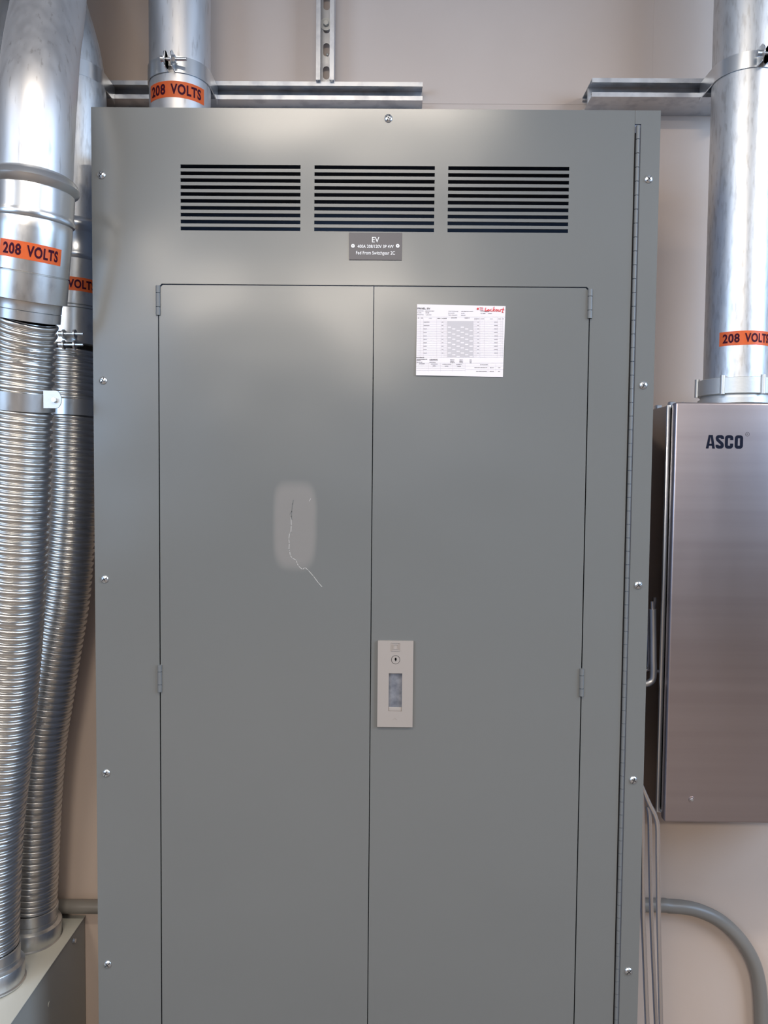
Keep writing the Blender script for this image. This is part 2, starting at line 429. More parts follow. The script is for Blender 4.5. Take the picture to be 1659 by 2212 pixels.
# hinge line on the right
hx_t = U(1375, 300, 0).x; hx_b = U(1333, 2200, 0).x; HX = (hx_t+hx_b)/2
dl = (U(345, 900, 0).x + U(347, 2000, 0).x)/2; dr = (U(1268, 900, 0).x + U(1245, 2000, 0).x)/2
dm = (U(805, 900, 0).x + U(796, 2000, 0).x)/2; dt = U(800, 617.5, 0).z
g = .0011
vents = [(U(390, 430, 0).x, U(649, 430, 0).x), (U(679, 430, 0).x, U(938.5, 430, 0).x), (U(967.5, 430, 0).x, U(1228.5, 430, 0).x)]
vz = [U(810, 362+14.93*i, 0).z for i in range(10)]
dzb = .07
xs = [CX0, dl-g, vents[0][0], vents[0][1], vents[1][0], vents[1][1], vents[2][0], vents[2][1], dr+g, HX-.0062]
slots = [(z-.0036, z+.0036) for z in vz]
zc = sorted({.012, dzb, dt+g, CZ1} | {z for s in slots for z in s})
xs = sorted(xs)
bm = nb(); vmap = {}
def vv(x, z):
    k = (round(x, 6), round(z, 6))
    if k not in vmap: vmap[k] = bm.verts.new((x, 0, z))
    return vmap[k]
for xa, xb in zip(xs, xs[1:]):
    for za, zb in zip(zc, zc[1:]):
        mx, mz = (xa+xb)/2, (za+zb)/2
        if dl-g < mx < dr+g and dzb < mz < dt+g: continue
        if any(a < mx < b for a, b in vents) and any(a < mz < b for a, b in slots): continue
        bm.faces.new((vv(xa, za), vv(xb, za), vv(xb, zb), vv(xa, zb)))
r = bmesh.ops.extrude_face_region(bm, geom=bm.faces[:])
bmesh.ops.translate(bm, verts=[q for q in r['geom'] if isinstance(q, bmesh.types.BMVert)], vec=(0, TH, 0))
bmesh.ops.recalc_face_normals(bm, faces=bm.faces)
k = .0075
for sx, x in ((1, dl-g), (-1, dr+g)):
    prism(bm, [(x, dt+g), (x+sx*k, dt+g), (x, dt+g-k)] if sx > 0 else [(x, dt+g), (x, dt+g-k), (x-k, dt+g)], 0, TH)
obj('front_trim', bm, M_grey, cab)
# narrow right strip beyond the long hinge
bm = nb(); box(bm, HX+.0062, CX1, 0, TH, .012, CZ1)
box(bm, HX-.0056, HX+.0062, 0, TH, U(1375, 268, 0).z, CZ1)
obj('side_strip', bm, M_grey, cab)
# piano hinge: knuckles on one pin
bm = nb(); zz = U(1375, 272, 0).z; kn = .0268
while zz > .06:
    cyl(bm, (HX, -.0006, zz), (HX, -.0006, zz-kn+.0013), .0036, 14); zz -= kn
cyl(bm, (HX, -.0006, U(1375, 272, 0).z-.001), (HX, -.0006, .06), .0022, 8)
obj('piano_hinge', bm, M_hinge, cab, True)
bm = box(nb(), HX-.012, HX+.012, TH+.002, TH+.004, .02, CZ1-.03); obj('hinge_leaf', bm, M_dark, cab)
# doors
doors = []
for nm, a, b, hs in (('left', dl+g, dm-g*.8, -1), ('right', dm+g*.8, dr-g, 1)):
    z0_, z1_ = dzb+.002, dt-g
    pts = [(a, z0_), (b, z0_)]
    if hs < 0: pts += [(b, z1_), (a+k, z1_), (a, z1_-k)]
    else: pts += [(b, z1_-k), (b-k, z1_), (a, z1_)]
    bm = prism(nb(), pts, 0, TH)
    # slight sag of the thin sheet: subdivided and dished by under a millimetre
    d = obj('door', bm, M_grey, cab, label='%s grey door of the tall cabinet' % nm)
    doors.append(d)
    # returned edge behind the seam
    bm = nb(); box(bm, a+.004, b-.004, TH, TH+.0015, z0_, z1_-.008); obj('stiffener', bm, M_greyin, d)
# door hinges, three knuckles each
hz = [(dl-.0005, 617.5, 681, 341), (dl-.0005, 1436, 1494, 347), (dr+.0002, 625, 688, 1273), (dr+.0002, 1444, 1503, 1254)]
for i, (x, y0_, y1_, px) in enumerate(hz):
    za, zb = U(px, y0_, 0).z, U(px, y1_, 0).z; L = za-zb; bm = nb(); yc = -.0008
    for f0, f1 in ((0, .235), (.26, .715), (.74, 1)):
        cyl(bm, (x, yc, za-L*f0), (x, yc, za-L*f1), .0046, 18)
    cyl(bm, (x, yc, za-.001), (x, yc, zb+.001), .0032, 12)
    obj('hinge', bm, M_hinge, doors[0 if i < 2 else 1], True)
    bm = nb(); box(bm, x+.0046, x+.0058, -.0002, .0001, zb, za) if False else None
# trim screws: pan heads with a slot
def screw_bm(ang):
    bm = nb(); n = 24; prof = [(0, .0078), (.0012, .0078), (.0026, .0066), (.0036, .0042), (.004, 0.0015)]
    rings = [[bm.verts.new((r*math.cos(2*PI*i/n), -d, r*math.sin(2*PI*i/n))) for i in range(n)] for d, r in prof]
    for a, c in zip(rings, rings[1:]):
        for i in range(n): bm.faces.new((a[i], a[(i+1) % n], c[(i+1) % n], c[i]))
    bm.faces.new(rings[-1]); bm.faces.new(rings[0][::-1])
    bmesh.ops.recalc_face_normals(bm, faces=bm.faces)
    return bm
def slot_bm(ang, cross=False):
    bm = nb()
    box(bm, -.0062, .0062, -.0043, -.0022, -.0006, .0006)
    if cross: box(bm, -.0006, .0006, -.0043, -.0022, -.0045, .0045)
    bmesh.ops.rotate(bm, verts=bm.verts, cent=(0, 0, 0), matrix=Matrix.Rotation(ang, 3, 'Y'))
    return bm
sp = [(215, 378), (224, 822), (228, 1251), (232, 1670), (231, 2083), (1407, 387), (1387, 832), (1376, 1264), (1367, 1685), (1360, 2098), (839, 256)]
XLs, XRs = -.5708, .4993
for i, (px, py) in enumerate(sp):
    p = U(px, py, 0)
    if i < 5: p.x = XLs
    elif i < 10: p.x = XRs
    bm = screw_bm(0); bmesh.ops.translate(bm, verts=bm.verts, vec=p); s = obj('screw', bm, M_zinc, cab, True)
    bm = slot_bm(random.uniform(-1.2, -.2), True); bmesh.ops.translate(bm, verts=bm.verts, vec=p); obj('screw_slot', bm, M_dark, s)
# engraved nameplate
pa, pb = U(754.5, 503, 0), U(868, 562.5, 0)
pl = obj('nameplate', box(nb(), pa.x, pb.x, -.0018, 0, pb.z, pa.z, .0003, 1), M_plate, cab, label='dark grey engraved nameplate')
pcx = (pa.x+pb.x)/2
for body, y, hgt, wid, off in (('EV', 518.5, .0105, .0142, .0), ('400A 208/120V 3P 4W', 533, .0066, .071, .0), ('Fed From Switchgear 2C', 547, .0066, .0765, .0)):
    bm = slab(text_bm(body, hgt, wid, weight=.005), .0004); onto(bm, (pcx, -.0018, U(811, y, 0).z)); obj('lettering', bm, M_white, pl)
for px in (762.5, 859):
    c = U(px, 532, 0); bm = nb()
    cyl(bm, (c.x, -.0018, c.z), (c.x, -.0028, c.z), .0036, 20); o = obj('rivet', bm, M_white, pl, True)
    bm = nb(); cyl(bm, (c.x, -.0028, c.z), (c.x, -.0029, c.z), .0011, 12); obj('rivet_hole', bm, M_text, pl, True)
# latch plate
la, lb = U(816.5, 1383, 0), U(891, 1569, 0); lx = (la.x+lb.x)/2
wa, wb = U(840, 1453, 0), U(868, 1535, 0)
bm = nb(); T = .0055
for x0_, x1_, z0_, z1_ in ((la.x, wa.x, lb.z, la.z), (wb.x, lb.x, lb.z, la.z), (wa.x, wb.x, lb.z, wb.z), (wa.x, wb.x, wa.z, la.z)):
    box(bm, x0_, x1_, -T, -.0002, z0_, z1_)
bmesh.ops.remove_doubles(bm, verts=bm.verts, dist=1e-5)
lp = obj('latch_plate', bm, M_beige, cab, label='beige plastic latch plate with recessed pull')
bm = nb()
box(bm, wa.x, wb.x, -.0008, .0006, wb.z+.006, wa.z)
obj('pull_recess', bm, M_recess, lp)
bm = nb(); box(bm, wa.x, wb.x, -.0040, -.0004, wb.z, wb.z+.0075, .0010, 2); obj('pull_lip', bm, M_beige, lp)
c = U(853.5, 1425, -T); c.x = lx+.0002
bm = nb(); cyl(bm, (c.x, -T, c.z), (c.x, -T-.0003, c.z), .0088, 32); obj('lock_ring', bm, M_dark, lp, True)
bm = nb(); cyl(bm, (c.x, -T, c.z), (c.x, -T-.0008, c.z), .0080, 32); lk = obj('lock', bm, M_beige, lp, True)
bm = nb(); cyl(bm, (c.x, -T-.0008, c.z+.0012), (c.x, -T-.00095, c.z+.0012), .0022, 14); box(bm, c.x-.0012, c.x+.0014, -T-.00095, -T-.0008, c.z-.0028, c.z+.0042)
obj('keyhole', bm, M_dark, lp)
c = U(854, 1397.5, -T)
def frame(bm, cx, cz, r, t_, y):
    for a, b, c_, d in ((-r, r, r-t_, r), (-r, r, -r, -r+t_), (-r, -r+t_, -r+t_, r-t_), (r-t_, r, -r+t_, r-t_)): box(bm, cx+a, cx+b, y-.0010, y, cz+c_, cz+d)
bm = nb(); frame(bm, lx, c.z, .0085, .0009, -T); frame(bm, lx, c.z, .0050, .0008, -T)
obj('emblem', bm, M_beige, lp)
c = U(852, 1552, -T); bm = prism(nb(), [(lx-.005, c.z-.0022), (lx-.001, c.z+.002), (lx+.001, c.z+.002), (lx+.005, c.z-.0022), (lx+.003, c.z-.0022), (lx, c.z+.0004), (lx-.003, c.z-.0022)], -T-.0004, -T)
obj('arrow_mark', bm, M_beige, lp)
# scratches on the left door
def polyline(bm, pts, wd_, y0_=-.0002, y1_=0.0):
    for (a, b) in zip(pts, pts[1:]):
        A, B = U(a[0], a[1], 0), U(b[0], b[1], 0); d = Vector((B.x-A.x, 0, B.z-A.z)); n = Vector((-d.z, 0, d.x)).normalized()*wd_/2
        e = d.normalized()*wd_*.3
        q = [A-n-e, B-n+e, B+n+e, A+n-e]; prism(bm, [(v.x, v.z) for v in q], y0_, y1_)
def crop(pts, ox=560, oy=1030, s=8.195): return [(ox+x/s, oy+y/s) for x, y in pts]
bm = nb()
polyline(bm, crop([(565, 720), (567, 860), (560, 985), (537, 995), (525, 1100), (532, 1180), (527, 1290), (540, 1320), (548, 1390), (580, 1435), (655, 1475), (670, 1530), (695, 1580), (765, 1640), (810, 1605), (870, 1655), (960, 1760), (1050, 1880), (1110, 1945)]), .0014)
obj('scratch', bm, M_scr, doors[0], label='pale wandering scratch in the paint')
bm = nb(); polyline(bm, crop([(910, 385), (888, 430)]), .0010); obj('scratch', bm, M_scr, doors[0])
bm = nb(); polyline(bm, crop([(605, 415), (590, 480), (575, 620), (570, 700), (578, 760)]), .0016); polyline(bm, crop([(572, 610), (540, 665)]), .0009)
obj('scuff', bm, M_scrd, doors[0], label='dark short scuff above the scratch')

# door paint with a dent's reflection painted as a paler patch around the scratch
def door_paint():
    m = M_grey.copy(); m.name = 'grey_enamel_dent_glint'; nt = m.node_tree; b = nt.nodes['Principled BSDF']
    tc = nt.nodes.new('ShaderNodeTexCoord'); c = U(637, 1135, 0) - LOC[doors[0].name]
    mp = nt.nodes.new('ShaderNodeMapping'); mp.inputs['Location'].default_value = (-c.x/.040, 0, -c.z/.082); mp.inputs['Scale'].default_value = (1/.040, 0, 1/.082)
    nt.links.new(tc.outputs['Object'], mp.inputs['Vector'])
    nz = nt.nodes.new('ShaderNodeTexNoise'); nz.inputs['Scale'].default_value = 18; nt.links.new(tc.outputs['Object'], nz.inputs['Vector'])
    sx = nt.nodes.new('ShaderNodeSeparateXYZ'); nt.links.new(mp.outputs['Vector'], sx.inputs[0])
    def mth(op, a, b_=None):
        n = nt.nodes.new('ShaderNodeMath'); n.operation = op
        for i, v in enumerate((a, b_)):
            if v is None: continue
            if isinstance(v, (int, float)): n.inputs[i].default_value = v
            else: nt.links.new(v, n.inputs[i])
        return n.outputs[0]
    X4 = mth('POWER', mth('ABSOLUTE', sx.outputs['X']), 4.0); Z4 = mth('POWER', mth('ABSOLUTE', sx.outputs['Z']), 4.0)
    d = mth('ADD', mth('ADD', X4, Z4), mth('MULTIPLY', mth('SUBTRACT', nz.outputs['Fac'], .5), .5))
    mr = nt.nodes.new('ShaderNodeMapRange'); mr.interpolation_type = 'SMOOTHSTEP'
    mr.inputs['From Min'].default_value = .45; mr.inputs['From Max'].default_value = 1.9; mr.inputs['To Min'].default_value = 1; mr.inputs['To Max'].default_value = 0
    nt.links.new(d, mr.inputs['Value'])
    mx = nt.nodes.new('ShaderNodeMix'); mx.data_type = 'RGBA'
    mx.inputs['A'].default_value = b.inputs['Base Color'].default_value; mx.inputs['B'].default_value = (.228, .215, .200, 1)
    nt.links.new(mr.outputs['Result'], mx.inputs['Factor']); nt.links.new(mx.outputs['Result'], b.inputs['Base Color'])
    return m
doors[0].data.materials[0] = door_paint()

# ------------------------------------------------------------------ schedule sheet taped to the right door
q = [U(901, 657.5, 0), U(1092, 661.5, 0), U(1086, 814.5, 0), U(898.5, 811, 0)]
sx_ = (q[1]-q[0]).normalized(); O = q[0]; PW = (q[1]-q[0]).length; PH = (q[3]-q[0]).length
sheet = thing('schedule_sheet', q[3], 'white printed circuit schedule sheet taped to the right cabinet door', 'paper sheet')
def pp(u, v, out=0.0):
    """u, v in 0..1 over the sheet, measured from its top left corner"""
    a = q[0].lerp(q[1], u); b = q[3].lerp(q[2], u); p = a.lerp(b, v)
    wave = .0010 + .0010*math.sin(u*5+1)*v + .0012*v*v
    return Vector((p.x, -wave-out, p.z))
bm = nb(); N = 14
gv = [[bm.verts.new(pp(i/N, j/N, .0)) for i in range(N+1)] for j in range(N+1)]
for j in range(N):
    for i in range(N): bm.faces.new((gv[j][i], gv[j][i+1], gv[j+1][i+1], gv[j+1][i]))
r = bmesh.ops.extrude_face_region(bm, geom=bm.faces[:]); bmesh.ops.translate(bm, verts=[x for x in r['geom'] if isinstance(x, bmesh.types.BMVert)], vec=(0, .0003, 0))
bmesh.ops.recalc_face_normals(bm, faces=bm.faces)
obj('paper', bm, M_paper, sheet, True)
def cu_v(x, y):   # from enlarged view of the sheet to u, v
    X, Y = 880+x/7.213, 640+y/7.213
    v = (Y - (657.5 + 4*(X-901)/191))/(153.3); u = (X - (901-2.5*v))/(191-3.5*v); return u, v
def rect(bm, x0_, y0_, x1_, y1_, out):
    n = 6
    for i in range(n):
        a = x0_+(x1_-x0_)*i/n; b = x0_+(x1_-x0_)*(i+1)/n
        ps = [pp(*cu_v(a, y0_), out), pp(*cu_v(b, y0_), out), pp(*cu_v(b, y1_), out), pp(*cu_v(a, y1_), out)]
        bm.faces.new([bm.verts.new(p) for p in ps])
bm = nb()
rect(bm, 620, 390, 1030, 950, .0003); obj('shaded_table', bm, M_pale, sheet)
bm = nb()
for row in range(21):
    y = 403+row*26.8
    for grp, x0_ in ((0, 628), (1, 830)):
        for cc in range(3):
            if (row % 3 == cc and row >= 3+cc*.3 and not (row < 4 and cc != 0)) or row > 17 and (row-18) == cc:
                rect(bm, x0_+cc*68, y-9, x0_+cc*68+50, y+9, .0005)
obj('blank_cells', bm, M_paper, sheet)
bm = nb()
for row in range(22): rect(bm, 150, 389+row*26.8-1.2, 1500, 389+row*26.8+1.2, .0004)
for x in (200, 250, 455, 525, 570, 600, 1050, 1070, 1130, 1200, 1400, 1455, 1480): rect(bm, x-1, 330, x+1, 955, .0004)
rect(bm, 155, 322, 1520, 325, .0004)
for y in (1040, 1072, 1100, 1128, 1156): rect(bm, 140, y, 900 if y > 1050 else 1490, y+2.4, .0004)
for y in (1085, 1140): rect(bm, 900, y, 1490, y+2.4, .0004)
for x in (325, 515, 705, 900, 1255, 1375): rect(bm, x, 1045, x+2, 1185, .0004)
obj('table_lines', bm, M_line, sheet)
def ptext(body, x, y, hgt, wd_=None, m=M_text, wt=0.0):
    """printed words whose left end is at (x, y) of the enlarged view"""
    s = PW/(191*7.213)
    b = text_bm(body, hgt*s, wd_*s if wd_ else None, weight=wt, ax='LEFT')
    P0 = pp(*cu_v(x, y), .0006); b2 = onto(b, P0, sx_, (0, 0, 1))
    for v in b2.verts:
        v.co.y = P0.y-.0002
    return b2
b = ptext('PANEL: EV', 158, 190, 27, 198, wt=.02); obj('lettering', b, M_text, sheet)
bm = nb()
for body, x, y, wd_ in (('LOCATION:', 160, 229, 95), ('FLOOR:', 155, 258, 65), ('MOUNTING:', 155, 287, 100), ('SURFACE', 285, 289, 88), ('VOLTS/PHASE', 637, 235, 155), ('BUS AMPS', 637, 264, 95), ('MAIN BREAKER', 637, 293, 140), ('LOAD', 335, 344, 45), ('LOAD', 1283, 354, 45)):
    obj('small_lettering', ptext(body, x, y, 13, wd_), M_text, sheet)
bm = nb(); rnd = random.Random(3)
for x0_, y0_, x1_ in [(280, 232, 420), (285, 260, 345), (840, 237, 1030), (840, 266, 890), (840, 295, 905), (1140, 242, 1275), (1140, 269, 1215), (1255, 269, 1322), (165, 341, 185), (215, 341, 245), (465, 345, 522), (537, 345, 617), (685, 338, 775), (890, 340, 975), (1045, 353, 1122), (1140, 353, 1195), (1420, 354, 1458), (1480, 354, 1505),
          (140, 956, 258), (345, 985, 470), (345, 1005, 475), (345, 1030, 440), (145, 983, 310), (145, 1003, 215), (145, 1028, 230), (668, 990, 735), (668, 1012, 735), (668, 1034, 735), (812, 993, 870), (812, 1015, 870), (812, 1037, 870), (972, 993, 1005), (972, 1015, 1005), (972, 1037, 1005),
          (185, 1053, 270), (370, 1057, 467), (547, 1060, 682), (765, 1063, 847), (1135, 1068, 1255), (392, 1086, 452), (583, 1089, 640), (778, 1092, 838), (1045, 1112, 1248), (1285, 1114, 1347), (1412, 1114, 1445), (1072, 1172, 1245), (1283, 1174, 1347), (1412, 1174, 1445)]:
    x = x0_
    while x < x1_-4:
        l = rnd.uniform(5, 10); rect_h = rnd.uniform(3.5, 5.5)
        ps = [pp(*cu_v(a, b_), .0006) for a, b_ in ((x, y0_-rect_h), (min(x+l, x1_), y0_-rect_h), (min(x+l, x1_)-2, y0_+rect_h), (x-1, y0_+rect_h))]
        bm.faces.new([bm.verts.new(p) for p in ps]); x += l+rnd.uniform(2, 5)
for row in range(0, 19, 1):
    y = 399+row*26.8
    if row in (0, 2): spans = [(255, 342)]
    elif row % 2 == 0 or row > 17: spans = [(250, 298)]
    else: spans = []
    if row % 2 == 0: spans += [(535, 560), (1090, 1115), (1352, 1402)]
    for a, b_ in spans:
        x = a
        while x < b_:
            ps = [pp(*cu_v(i, j), .0006) for i, j in ((x, y+1), (x+6, y+1), (x+5, y+8), (x-1, y+8))]; bm.faces.new([bm.verts.new(p) for p in ps]); x += 9
obj('printed_rows', bm, M_text, sheet)
bm = nb()
def ink(pts, wd_=9):
    for (a, b_) in zip(pts, pts[1:]):
        A = pp(*cu_v(*a), .0008); B = pp(*cu_v(*b_), .0008); cyl(bm, A, B, wd_*PW/(191*7.213)/2, 6)
ink([(1085, 195), (1100, 185), (1108, 200), (1095, 212), (1085, 198)], 12)
ink([(1125, 182), (1180, 186)], 10); ink([(1128, 213), (1183, 217)], 10)
ink([(1222, 180), (1208, 232), (1250, 225)], 11)
ink([(1262, 205), (1248, 215), (1262, 235), (1280, 220), (1262, 205)], 10)
ink([(1308, 200), (1290, 215), (1300, 236), (1320, 228)], 9)
ink([(1352, 165), (1330, 240)], 10); ink([(1365, 200), (1338, 215), (1362, 238)], 9)
ink([(1385, 205), (1372, 225), (1388, 240), (1405, 215), (1385, 205)], 9)
ink([(1418, 205), (1415, 235), (1435, 240), (1448, 205), (1448, 240)], 9)
ink([(1498, 178), (1478, 250), (1492, 256)], 11); ink([(1455, 205), (1508, 212)], 10)
obj('red_handwriting', bm, M_red, sheet, True, label='red felt pen note in the top right corner')

# ------------------------------------------------------------------ conduits
R = .067
def D2Y(D): return D + EYE.y
def voltage_label(parent, path, s, th0, r=R, k=1.0):
    """orange sticker wrapped round a conduit; th0 = angle of its middle"""
    r2 = r+.0004; bm = nb(); n = 28; arc = .137*k; hgt = .0345*k
    def pt(x, y, rr):
        return path.pt(s-y, th0 + x/r*SGN, rr)
    SGN = 1
    t0 = path.pt(s, th0, r); t1 = path.pt(s, th0+.1, r)
    if t1.x < t0.x: SGN = -1
    rows = [[bm.verts.new(pt(-arc/2+arc*i/n, y, r2)) for i in range(n+1)] for y in (-hgt/2, hgt/2)]
    for i in range(n): bm.faces.new((rows[0][i], rows[0][i+1], rows[1][i+1], rows[1][i]))
    rr_ = bmesh.ops.extrude_face_region(bm, geom=bm.faces[:])
    lab = obj('voltage_label', bm, M_orange, parent, True, label='orange 208 volts warning sticker')
    bm = text_bm('208', .0225*k, .039*k, weight=.030, spacing=1.1)
    bmesh.ops.translate(bm, verts=bm.verts, vec=(-.0402*k, 0, 0))
    b2 = text_bm('VOLTS', .0225*k, .068*k, weight=.034, spacing=1.1)
    bmesh.ops.translate(b2, verts=b2.verts, vec=(.0248*k, 0, 0)); merge(bm, b2); bm = cut_x(bm, .004)
    for v in bm.verts: v.co = pt(v.co.x, v.co.y, r2+.0005)
    obj('lettering', bm, M_ink, lab)
G_C = 'large galvanized conduits'
# conduit 3: straight down into the cabinet top
Yc = .229
x3 = U(389, 120, Yc).x; zt = CZ1-.012
P3 = Path([(x3, Yc, CEIL), (x3, Yc, zt+.004)], smooth=False)
c3 = thing('conduit', (x3, Yc, zt), 'galvanized conduit entering the top of the tall grey cabinet', 'conduit', G_C)
obj('pipe', tube(nb(), P3, R, 64, .05), M_pipe, c3, True)
bm = nb(); s = P3.s_at_z(zt+.036)
sweep(bm, P3, [(s, R), (s+.001, R+.006), (s+.028, R+.009), (s+.032, R+.009), (P3.L-.001, R+.009), (P3.L, R)], 48)
for k in range(6):
    a = k*PI/3+.25; p0 = P3.pt(s+.002, a, R+.010); p1 = P3.pt(P3.L-.002, a, R+.010)
    cyl(bm, p0, p1, .004, 10)
obj('locknut', bm, M_cast, c3, True)
voltage_label(c3, P3, P3.s_at_z(U(370, 192, Yc-R).z), .10)
def strut_clamp(x, Yc_, z, Yfront, label, r=R, hgt=.034):
    """two bent strap halves hooked in the strut and pulled together by a bolt in front"""
    t = thing('conduit_clamp', (x, Yfront, z), label, 'conduit clamp', 'pipe clamps on the conduits')
    th = .0022
    for sgn in (-1, 1):
        pts = [(sgn*.0062, Yc_-r-.026), (sgn*.0062, Yc_-r-.003)]
        for k in range(0, 25):
            a = math.radians(5.5) + (math.radians(92)-math.radians(5.5))*k/24
            pts.append((sgn*(r+.0008)*math.sin(a), Yc_-(r+.0008)*math.cos(a)))
        pts += [(sgn*(r+.0012), Yc_+.02), (sgn*(r+.0012), Yfront-.002), (sgn*(r-.002), Yfront+.010)]
        bm = nb(); rows = []
        n = len(pts)
        for i, (px_, py_) in enumerate(pts):
            a = Vector(pts[max(0, i-1)]); b = Vector(pts[min(n-1, i+1)]); d = (b-a).normalized(); nn = Vector((d.y, -d.x))*sgn
            if i < 1: nn = Vector((sgn, 0))
            lo = z-hgt/2; hi = z+hgt/2
            rows.append([bm.verts.new((x+px_, py_, lo)), bm.verts.new((x+px_, py_, hi)), bm.verts.new((x+px_+nn.x*th, py_+nn.y*th, hi)), bm.verts.new((x+px_+nn.x*th, py_+nn.y*th, lo))])
        for a, b in zip(rows, rows[1:]):
            for i in range(4): bm.faces.new((a[i], a[(i+1) % 4], b[(i+1) % 4], b[i]))
        bm.faces.new(rows[0]); bm.faces.new(rows[-1][::-1])
        # rounded ear
        cyl(bm, (x+sgn*.0062, Yc_-r-.018, z), (x+sgn*.0084, Yc_-r-.018, z), .0172, 28)
        bmesh.ops.recalc_face_normals(bm, faces=bm.faces)
        obj('strap_half', bm, M_zinc, t, True)
    yb = Yc_-r-.021
    bm = nb(); cyl(bm, (x-.016, yb, z), (x+.038, yb, z), .0036, 16); cyl(bm, (x-.017, yb, z), (x-.0085, yb, z), .0068, 16, .0055); obj('bolt', bm, M_zinc, t, True)
    bm = nb(); cyl(bm, (x+.0085, yb, z), (x+.0145, yb, z), .0080, 6); obj('nut', bm, M_zinc, t)
    return t
strut_clamp(x3, Yc, U(389, 139, Yc-R).z, WALL_Y-.0413, 'zinc strap clamp on the conduit above the tall grey cabinet')
# right conduit with hub into the stainless box
BX0 = (U(1440, 1100, .075).x + U(1426, 1600, .075).x)/2
btop = U(1500, 869, .045).z; bbot = U(1500, 1777, .045).z
Y4 = .245-.067+.0; Y4 = .178
x4 = (U(1612, 80, Y4).x + U(1592, 740, Y4).x)/2
P4 = Path([(x4, Y4, CEIL), (x4, Y4, btop+.006)], smooth=False)
c4 = thing('conduit', (x4, Y4, btop), 'galvanized conduit entering the stainless steel enclosure from above', 'conduit', G_C)
obj('pipe', tube(nb(), P4, R, 64, .05), M_old, c4, True)
za, zb_ = U(1580, 812, Y4-.08).z, U(1580, 848, Y4-.08).z
bm = nb(); s0, s1 = P4.s_at_z(za), P4.s_at_z(zb_)
sweep(bm, P4, [(s0, R), (s0, R+.010), (s0+.001, R+.012), (s1-.001, R+.012), (s1, R+.010), (s1, R)], 48)
for k in range(6):
    a = k*PI/3+.30; 
    for e, rr in ((0, .0125),):
        p0 = P4.pt(s0-.004, a, R+rr); p1 = P4.pt(s1+.001, a, R+rr); cyl(bm, p0, p1, .0052, 12)
obj('locknut', bm, M_cast, c4, True)
bm = nb(); sweep(bm, P4, [(s1, R+.004), (s1+.003, R+.0055), (P4.L-.012, R+.0055), (P4.L-.012, R+.010), (P4.L-.001, R+.010)], 48); obj('hub', bm, M_cast, c4, True)
voltage_label(c4, P4, P4.s_at_z(U(1600, 729, Y4-R).z), -.08, k=.86)
strut_clamp(x4, Y4, U(1600, 127, Y4-R).z, .245, 'zinc strap clamp on the right-hand conduit near the image top')

# conduits 1 and 2 at the left
def LP(px, py, D):  # centre-line point
    return U(px, py, D2Y(D))
P1 = Path([U(140, -420, D2Y(1.66)), U(122, -180, D2Y(1.60)), LP(107, 0, 1.54), LP(92, 100, 1.48), LP(84, 180, 1.43), LP(78, 250, 1.41), LP(72, 400, 1.41), LP(68, 500, 1.415), LP(62, 590, 1.425), LP(56, 690, 1.44)], .01)
c1 = thing('conduit', P1.p[-1], 'scuffed galvanized conduit in front at the left edge', 'conduit', G_C)
def zf(py, path_px, D): return U(path_px, py, D2Y(D-R)).z
s_b1, s_b2, s_c = [P1.s_at_z(zf(y, 70, 1.41)) for y in (352, 381, 450)]
s_d, s_e = [P1.s_at_z(zf(y, 64, 1.42)) for y in (568, 625)]
top = Path([U(140, -420, D2Y(1.66)) + Vector((.03, .02, .35))] + P1.p[:2], smooth=False)
bm = nb(); sweep(bm, P1, [(i*.02, R) for i in range(int((s_b2)/.02)+1)], 64); obj('pipe', bm, M_pipe, c1, True)
bm = nb()
sweep(bm, P1, [(s_b1-.002, R), (s_b1, R+.003), (s_b1+.006, R+.009), (s_b1+.015, R+.013), (s_b2-.002, R+.011), (s_b2+.002, R+.006), (s_b2+.004, R+.004), (s_b2+.006, R+.0045), (s_c-.012, R+.0045), (s_c-.008, R+.006), (s_c-.003, R+.0075), (s_c+.001, R+.006), (s_c+.003, R+.002)], 64)
obj('compression_ring', bm, M_zinc, c1, True)
bm = nb(); s_f = P1.s_at_z(zf(649, 60, 1.43)); s_g = P1.L
sweep(bm, P1, [(s_c+.001, R+.0015), (s_c+.004, R+.003)] + [(s_c+.004+(s_d-s_c-.006)*i/6, R+.003) for i in range(1, 7)] + [(s_d-.0018, R+.002), (s_d, R+.0008), (s_d+.0012, R+.003)] + [(s_d+(s_e-s_d)*i/4, R+.003) for i in range(1, 5)] + [(s_e+.001, R-.002), (s_e+.0015, R-.005)] + [(s_e+(s_f-s_e)*i/3, R-.006) for i in range(1, 4)] + [(s_f+.0006, R-.0085), (s_f+.0018, R-.0065)] + [(s_f+.002+(s_g-s_f-.002)*i/3, R-.0065) for i in range(1, 4)] + [(s_g, R-.012)], 64)
obj('coupling', bm, M_coup, c1, True)
voltage_label(c1, P1, P1.s_at_z(zf(523, 66, 1.415)), .49, r=R+.003, k=.80)
# flexible conduit 1
Pf1 = Path([P1.at(P1.L-.012)[0], LP(51, 740, 1.455), LP(46.5, 860, 1.47), LP(43, 1000, 1.485), LP(38, 1150, 1.50), LP(31, 1300, 1.52), LP(22, 1450, 1.55), LP(10, 1600, 1.57), LP(-2, 1700, 1.58), LP(-12, 1800, 1.59), LP(-19, 1950, 1.595), LP(-22, 2060, 1.597)], .006)
RF = .058
zb1 = U(185, 1976, WALL_Y).z   # top of the low box
b1 = LP(-24, 2130, 1.593); b1.z = zb1
Pf1 = Path([p for p in Pf1.p[::12]] + [Pf1.p[-1], b1], .006)
f1 = thing('flexible_conduit', b1, 'corrugated flexible metal conduit in front at the left edge', 'flexible conduit', 'corrugated flexible conduits')
sE = Pf1.L-.075
obj('corrugated_hose', flexhose(nb(), Pf1, 0.0, sE, RF, .0158, .0058), M_flex, f1, True)
